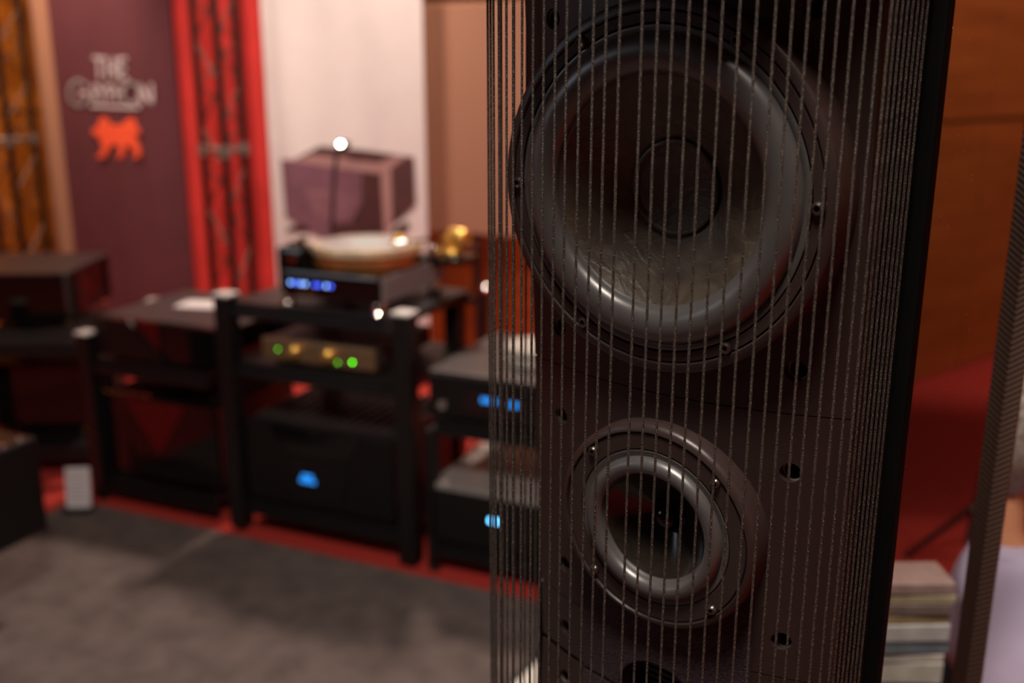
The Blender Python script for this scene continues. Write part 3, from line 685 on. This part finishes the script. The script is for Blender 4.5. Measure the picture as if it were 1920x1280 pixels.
def midrange(M):
    o = MB().lathe([(.0700, -.0010), (.0725, -.0004), (.0745, .0014), (.0753, .0040), (.0753, .026), (.0692, .026), (.0692, .0004)], 112, 'Y', closed=True).build('midrange', M_ring, SPK, smooth=True, M=M, label='smaller round midrange driver with glossy cone')
    MB().lathe([(.0572, .0006), (.0578, .0), (.0680, .0), (.0686, .0006), (.0686, .02), (.0572, .02)], 112, 'Y', closed=True).build('screw_ring', M_ring, o, smooth=True)
    MB().lathe([(.0562, .0030), (.0692, .0030), (.0692, .02), (.0562, .02)], 96, 'Y', closed=True).build('groove', M_hole, o)
    pr = [(.0565, .012), (.0565, .0006), (.0560, .0002), (.0535, .0008)]
    for k in range(17):
        a = math.pi * k / 16; pr.append((.0458 + .0062 * math.cos(a), .0012 - .0066 * math.sin(a)))
    pr += [(.0392, .0022), (.0384, .004), (.0384, .010)]
    MB().lathe(pr, 112, 'Y').build('surround', M_rubber, o, smooth=True)
    pr = []
    for k in range(15):
        f = k / 14; r_ = .0394 - (.0394 - .0125) * f; pr.append((r_, .0026 + .0225 * (f ** .86)))
    MB().lathe(pr + [(.0120, .030)], 112, 'Y').build('cone', M_poly, o, smooth=True)
    MB().lathe([(.0128, .0256), (.0126, .0240), (.0116, .0234), (.0108, .0240), (.0105, .0225), (.0092, .0185), (.0068, .0155), (.0038, .0138), (0, .0132)], 64, 'Y').build('dust_cap', M_blackgloss, o, smooth=True)
    for k in range(4):
        a = R(180 + 90 * k - 45); screw(o, .0655 * math.cos(a), .0655 * math.sin(a), .0036, .0)
    MB().lathe([(0, .045), (.056, .04), (.056, .02)], 48, 'Y').build('basket', M_hole, o)
    return o
ZM = CZ - .3735            # height of the array's centre
for sgn in (1, -1):
    z0 = CZ if sgn > 0 else 2 * ZM - CZ
    Mx = Matrix.Translation((0, 0, z0)) @ Matrix.Rotation(RAKE * sgn, 4, 'X')
    hl = lambda L_: [(u, sgn * v, .0066) for v in L_ for u in (-.090, .0865)]
    so = lambda a, b: (min(sgn * a, sgn * b), max(sgn * a, sgn * b))
    baffle(*so(-.1336, .175 if sgn > 0 else .36), Mx, hl([.1045, -.1055]), [(0, 0, .0985)])
    baffle(*so(-.3245, -.1344), Mx, hl([-.1735, -.2965]), [(0, sgn * -.228, .0565)])
    baffle(*so(-.3245, -.255), Mx, [], [(0, sgn * -.228, .0735)], 'felt_pad', -.068, .068, M_felt, -.0022, .002, 'dark fuzzy felt between the drivers')
    woofer(Mx)
    midrange(Mx @ Matrix.Translation((0.001, 0, sgn * -.2275)))
    Mr = Mx
    # half of the tweeter module, up to the array centre
    baffle(*so(-.3735, -.3255), Mx, hl([-.353]), [(0, sgn * -.374, .0335)])
    baffle(*so(-.3735, -.3246), Mx, [], [(0, sgn * -.374, .033)], 'felt_pad', -.068, .068, M_felt, -.0022, .002, 'dark fuzzy felt between the drivers')
TW = Matrix.Translation((0, .022, ZM))
o = MB().lathe([(.034, .012), (.030, .020), (.024, .028), (.0235, .034), (.034, .034)], 64, 'Y', closed=True).build('tweeter', M_black, SPK, smooth=True, M=TW, label='round recessed tweeter opening')
for k in range(9): MB().box(-.022, .022, .030, .034, -.0205 + k * .005, -.018 + k * .005).build('tweeter_pleat', M_black, o)

# ------------------------------------------------------------------ disc boxes on a small table, right of the speaker
e = empty('side_table', (.320, 1.165, .0), R(-51), 'small dark side table right of the loudspeaker, under the stacked disc boxes', 'table')
MB().box(-.15, .15, -.12, .12, .480, .505, .004).build('table_top', M_rack, e)
for sx in (-1, 1):
    for sy_ in (-1, 1): MB().box(sx * .13 - .012, sx * .13 + .012, sy_ * .10 - .012, sy_ * .10 + .012, 0, .480, .003).build('leg', M_rack, e)
boxes = [((.10, .05, .16), .055, 'deep purple disc box with gold print at the bottom of the stack'), ((.62, .60, .53), .030, 'cream disc box just above the purple box'),
         ((.70, .66, .60), .012, 'thin ivory disc case below the blue-grey one'), ((.20, .24, .28), .018, 'blue-grey disc case in the middle of the stack'), ((.58, .58, .58), .024, 'pale grey disc box above the blue-grey case'),
         ((.42, .30, .16), .012, 'tan disc case under the brownish ones'), ((.22, .17, .15), .016, 'dark brown disc case in the upper stack'), ((.50, .42, .28), .012, 'straw-coloured disc case near the top of the stack'), ((.40, .28, .26), .016, 'dusty pink disc case on top of the stack')]
z = .505
for i, (c_, h_, lb) in enumerate(boxes):
    e = empty('disc_box', (.266 + random.uniform(-.003, .003), 1.133 + random.uniform(-.003, .003), z), R(-51 + random.uniform(-3, 3)), lb, 'disc box', 'stacked disc boxes')
    MB().box(-.071, .071, -.0285, .0285, 0, h_ - .0006, .0015, 1).build('case', mat('disc_case_%d' % i, c_, .22, var=.12, scale=60, coat=.6), e)
    if i == 0:
        mg = mat('gold_print', (.75, .42, .14), .5)
        for k in range(15):
            for fx, sgn in ((0, 1), (1, 1)):
                if fx == 0: MB().box(-.064 + k * .0085, -.0585 + k * .0085 - .001 * (k % 3), -.0291, -.0284, .036, .048 - .003 * (k % 4 == 1)).build('printed_mark', mg, e)
                elif k < 6: MB().box(-.0717, -.0709, -.026 + k * .0085, -.0205 + k * .0085, .036, .048).build('printed_mark', mg, e)
    z += h_

# ------------------------------------------------------------------ person sitting low, seen from behind at the right edge
def skin_body(name, J, E_, m, parent, root, sub=2):
    me = D.meshes.new(name); keys = list(J); me.from_pydata([J[k][0] for k in keys], [(keys.index(a), keys.index(b)) for a, b in E_], [])
    o = D.objects.new(name, me); COL.objects.link(o)
    md = o.modifiers.new('s', 'SKIN'); md.use_smooth_shade = True
    if not me.skin_vertices: me.attributes.new('skin_vertices', 'FLOAT', 'POINT') if False else None
    for i, k in enumerate(keys):
        r_ = J[k][1]; me.skin_vertices[0].data[i].radius = r_ if isinstance(r_, tuple) else (r_, r_)
        me.skin_vertices[0].data[i].use_root = (k == root)
    sb = o.modifiers.new('u', 'SUBSURF'); sb.levels = sub; sb.render_levels = sub
    bpy.context.view_layer.update(); dg = bpy.context.evaluated_depsgraph_get()
    me2 = D.meshes.new_from_object(o.evaluated_get(dg)); o.modifiers.clear(); o.data = me2
    me2.materials.clear(); me2.materials.append(m)
    for p in me2.polygons: p.use_smooth = True; p.material_index = 0
    if parent: o.parent = parent
    return o
M_skin = mat('skin', (.62, .30, .17), .5, var=.06, scale=30)
M_shirt = mat('lavender_shirt', (.47, .43, .60), .85, var=.06, scale=14, bump=.6, bscale=22)
M_trous = mat('dark_trousers', (.03, .03, .045), .85)
M_hair = mat('grey_hair', (.26, .24, .21), .6, var=.7, scale=160, bump=.8, bscale=200)
PX, PY = .085, 1.40
st = empty('low_stool', (PX, PY + .03, .010), 0, 'low round dark stool under the person in lavender', 'stool')
MB().lathe([(0, .20), (.15, .20), (.16, .205), (.16, .235), (.15, .245), (0, .245)], 36).build('seat', M_rack, st, smooth=True)
for a in (45, 135, 225, 315): MB().tube([(.11 * math.cos(R(a)), .11 * math.sin(R(a)), .20), (.14 * math.cos(R(a)), .14 * math.sin(R(a)), .0)], .012, 10).build('leg', M_rack, st, smooth=True)
PER = empty('person', (PX, PY, .008), 0, 'seated person with grey hair and lavender shirt seen from behind at the right edge', 'person')
J = {'pel': ((0, .03, .32), (.10, .09)), 'wa': ((0, .015, .43), (.085, .075)), 'ch': ((0, -.005, .55), (.095, .085)), 'ne0': ((0, .0, .655), (.058, .055)), 'ne': ((0, .02, .70), .060), 'hd': ((0, .035, .77), .062)}
E_ = [('pel', 'wa'), ('wa', 'ch'), ('ch', 'ne0'), ('ne0', 'ne'), ('ne', 'hd')]
for s, n in ((-1, 'l'), (1, 'r')):
    J.update({'sh' + n: ((s * .165, .0, .612), .055), 'el' + n: ((s * .222, .09, .40), .032), 'wr' + n: ((s * .15, .30, .385), .026), 'ha' + n: ((s * .12, .36, .395), .026),
              'hi' + n: ((s * .095, .04, .31), .085), 'kn' + n: ((s * .16, .40, .36), .060), 'an' + n: ((s * .15, .36, .075), .040), 'to' + n: ((s * .17, .52, .035), .034)})
    E_ += [('ch', 'sh' + n), ('sh' + n, 'el' + n), ('el' + n, 'wr' + n), ('wr' + n, 'ha' + n), ('pel', 'hi' + n), ('hi' + n, 'kn' + n), ('kn' + n, 'an' + n), ('an' + n, 'to' + n)]
    for q, (dx, ln) in enumerate(((-.022, .055), (-.008, .068), (.008, .062), (.021, .048))):
        J['f%s%d' % (n, q)] = ((s * .12 + dx, .395 + ln * .35, .395), .009); J['g%s%d' % (n, q)] = ((s * .12 + dx, .40 + ln, .38), .008)
        E_ += [('ha' + n, 'f%s%d' % (n, q)), ('f%s%d' % (n, q), 'g%s%d' % (n, q))]
    J['t' + n] = ((s * .12 - s * .036, .375, .39), .010); J['u' + n] = ((s * .12 - s * .048, .41, .385), .009); E_ += [('ha' + n, 't' + n), ('t' + n, 'u' + n)]
body = skin_body('body', J, E_, M_skin, PER, 'pel')
# head: shaped ellipsoid with face (away from camera), ears
t = MB(); bm = t.bm
bmesh.ops.create_uvsphere(bm, u_segments=32, v_segments=24, radius=1)
for v in bm.verts:
    x, y_, z_ = v.co; v.co = Vector((x * .073 * (1 - .15 * max(0, -z_)), y_ * .092 + (.01 if z_ < -.3 else 0), z_ * .112))
    if y_ > .8 and abs(x) < .25 and -.35 < z_ < .05: v.co.y += .018 * (1 - abs(x) / .25)
t.build('head', M_skin, PER, smooth=True, M=Matrix.Translation((0, .05, .815)))
for s in (-1, 1):
    MB().lathe([(0, -.006), (.014, -.006), (.018, 0), (.012, .005), (0, .003)], 18, 'Y', Matrix.Translation((s * .073, .05, .805)) @ Matrix.Rotation(R(70 * s), 4, 'Z')).build('ear', M_skin, PER, smooth=True)
    MB().lathe([(0, -.004), (.008, -.003), (.010, 0), (0, .003)], 14, 'Y', Matrix.Translation((s * .030, .136, .82))).build('eye', M_white, PER, smooth=True)
MB().box(-.022, .022, .137, .143, .762, .768, .002).build('mouth', mat('lips', (.40, .12, .10), .5), PER)
t = MB(); bm = t.bm; bmesh.ops.create_uvsphere(bm, u_segments=36, v_segments=26, radius=1)
for v in bm.verts:
    x, y_, z_ = v.co; k = 1 + random.uniform(-.025, .025)
    v.co = Vector((x * .082 * k, y_ * .100 * k, z_ * .120 * k))
bmesh.ops.delete(bm, geom=[v for v in bm.verts if (v.co.y > .03 and v.co.z < .055) or v.co.z < -.085], context='VERTS')
t.build('hair', M_hair, PER, smooth=True, M=Matrix.Translation((0, .045, .825)))
# shirt and trousers follow the body
K = {'a': ((0, .03, .315), (.142, .118)), 'b': ((0, .015, .43), (.138, .106)), 'c': ((0, -.005, .55), (.156, .114)), 'd': ((0, .0, .648), (.090, .074)), 'e': ((0, .012, .682), (.066, .062))}
EK = [('a', 'b'), ('b', 'c'), ('c', 'd'), ('d', 'e')]
for s, n in ((-1, 'l'), (1, 'r')):
    K.update({'s' + n: ((s * .170, .0, .610), .068), 'm' + n: ((s * .205, .045, .505), .062), 'k' + n: ((s * .226, .090, .398), .060), 'w' + n: ((s * .19, .20, .388), .050)}); EK += [('c', 's' + n), ('s' + n, 'm' + n), ('m' + n, 'k' + n), ('k' + n, 'w' + n)]
skin_body('shirt', K, EK, M_shirt, PER, 'c')
K = {'a': ((0, .035, .315), (.130, .105))}; EK = []
for s, n in ((-1, 'l'), (1, 'r')):
    K.update({'h' + n: ((s * .095, .06, .315), .092), 'k' + n: ((s * .16, .40, .362), .070), 'an' + n: ((s * .15, .365, .11), .052)}); EK += [('a', 'h' + n), ('h' + n, 'k' + n), ('k' + n, 'an' + n)]
    MB().box(s * .165 - .04, s * .165 + .04, .31, .57, 0, .07, .025, 3).build('shoe', M_black, PER, smooth=True)
skin_body('trousers', K, EK, M_trous, PER, 'a')
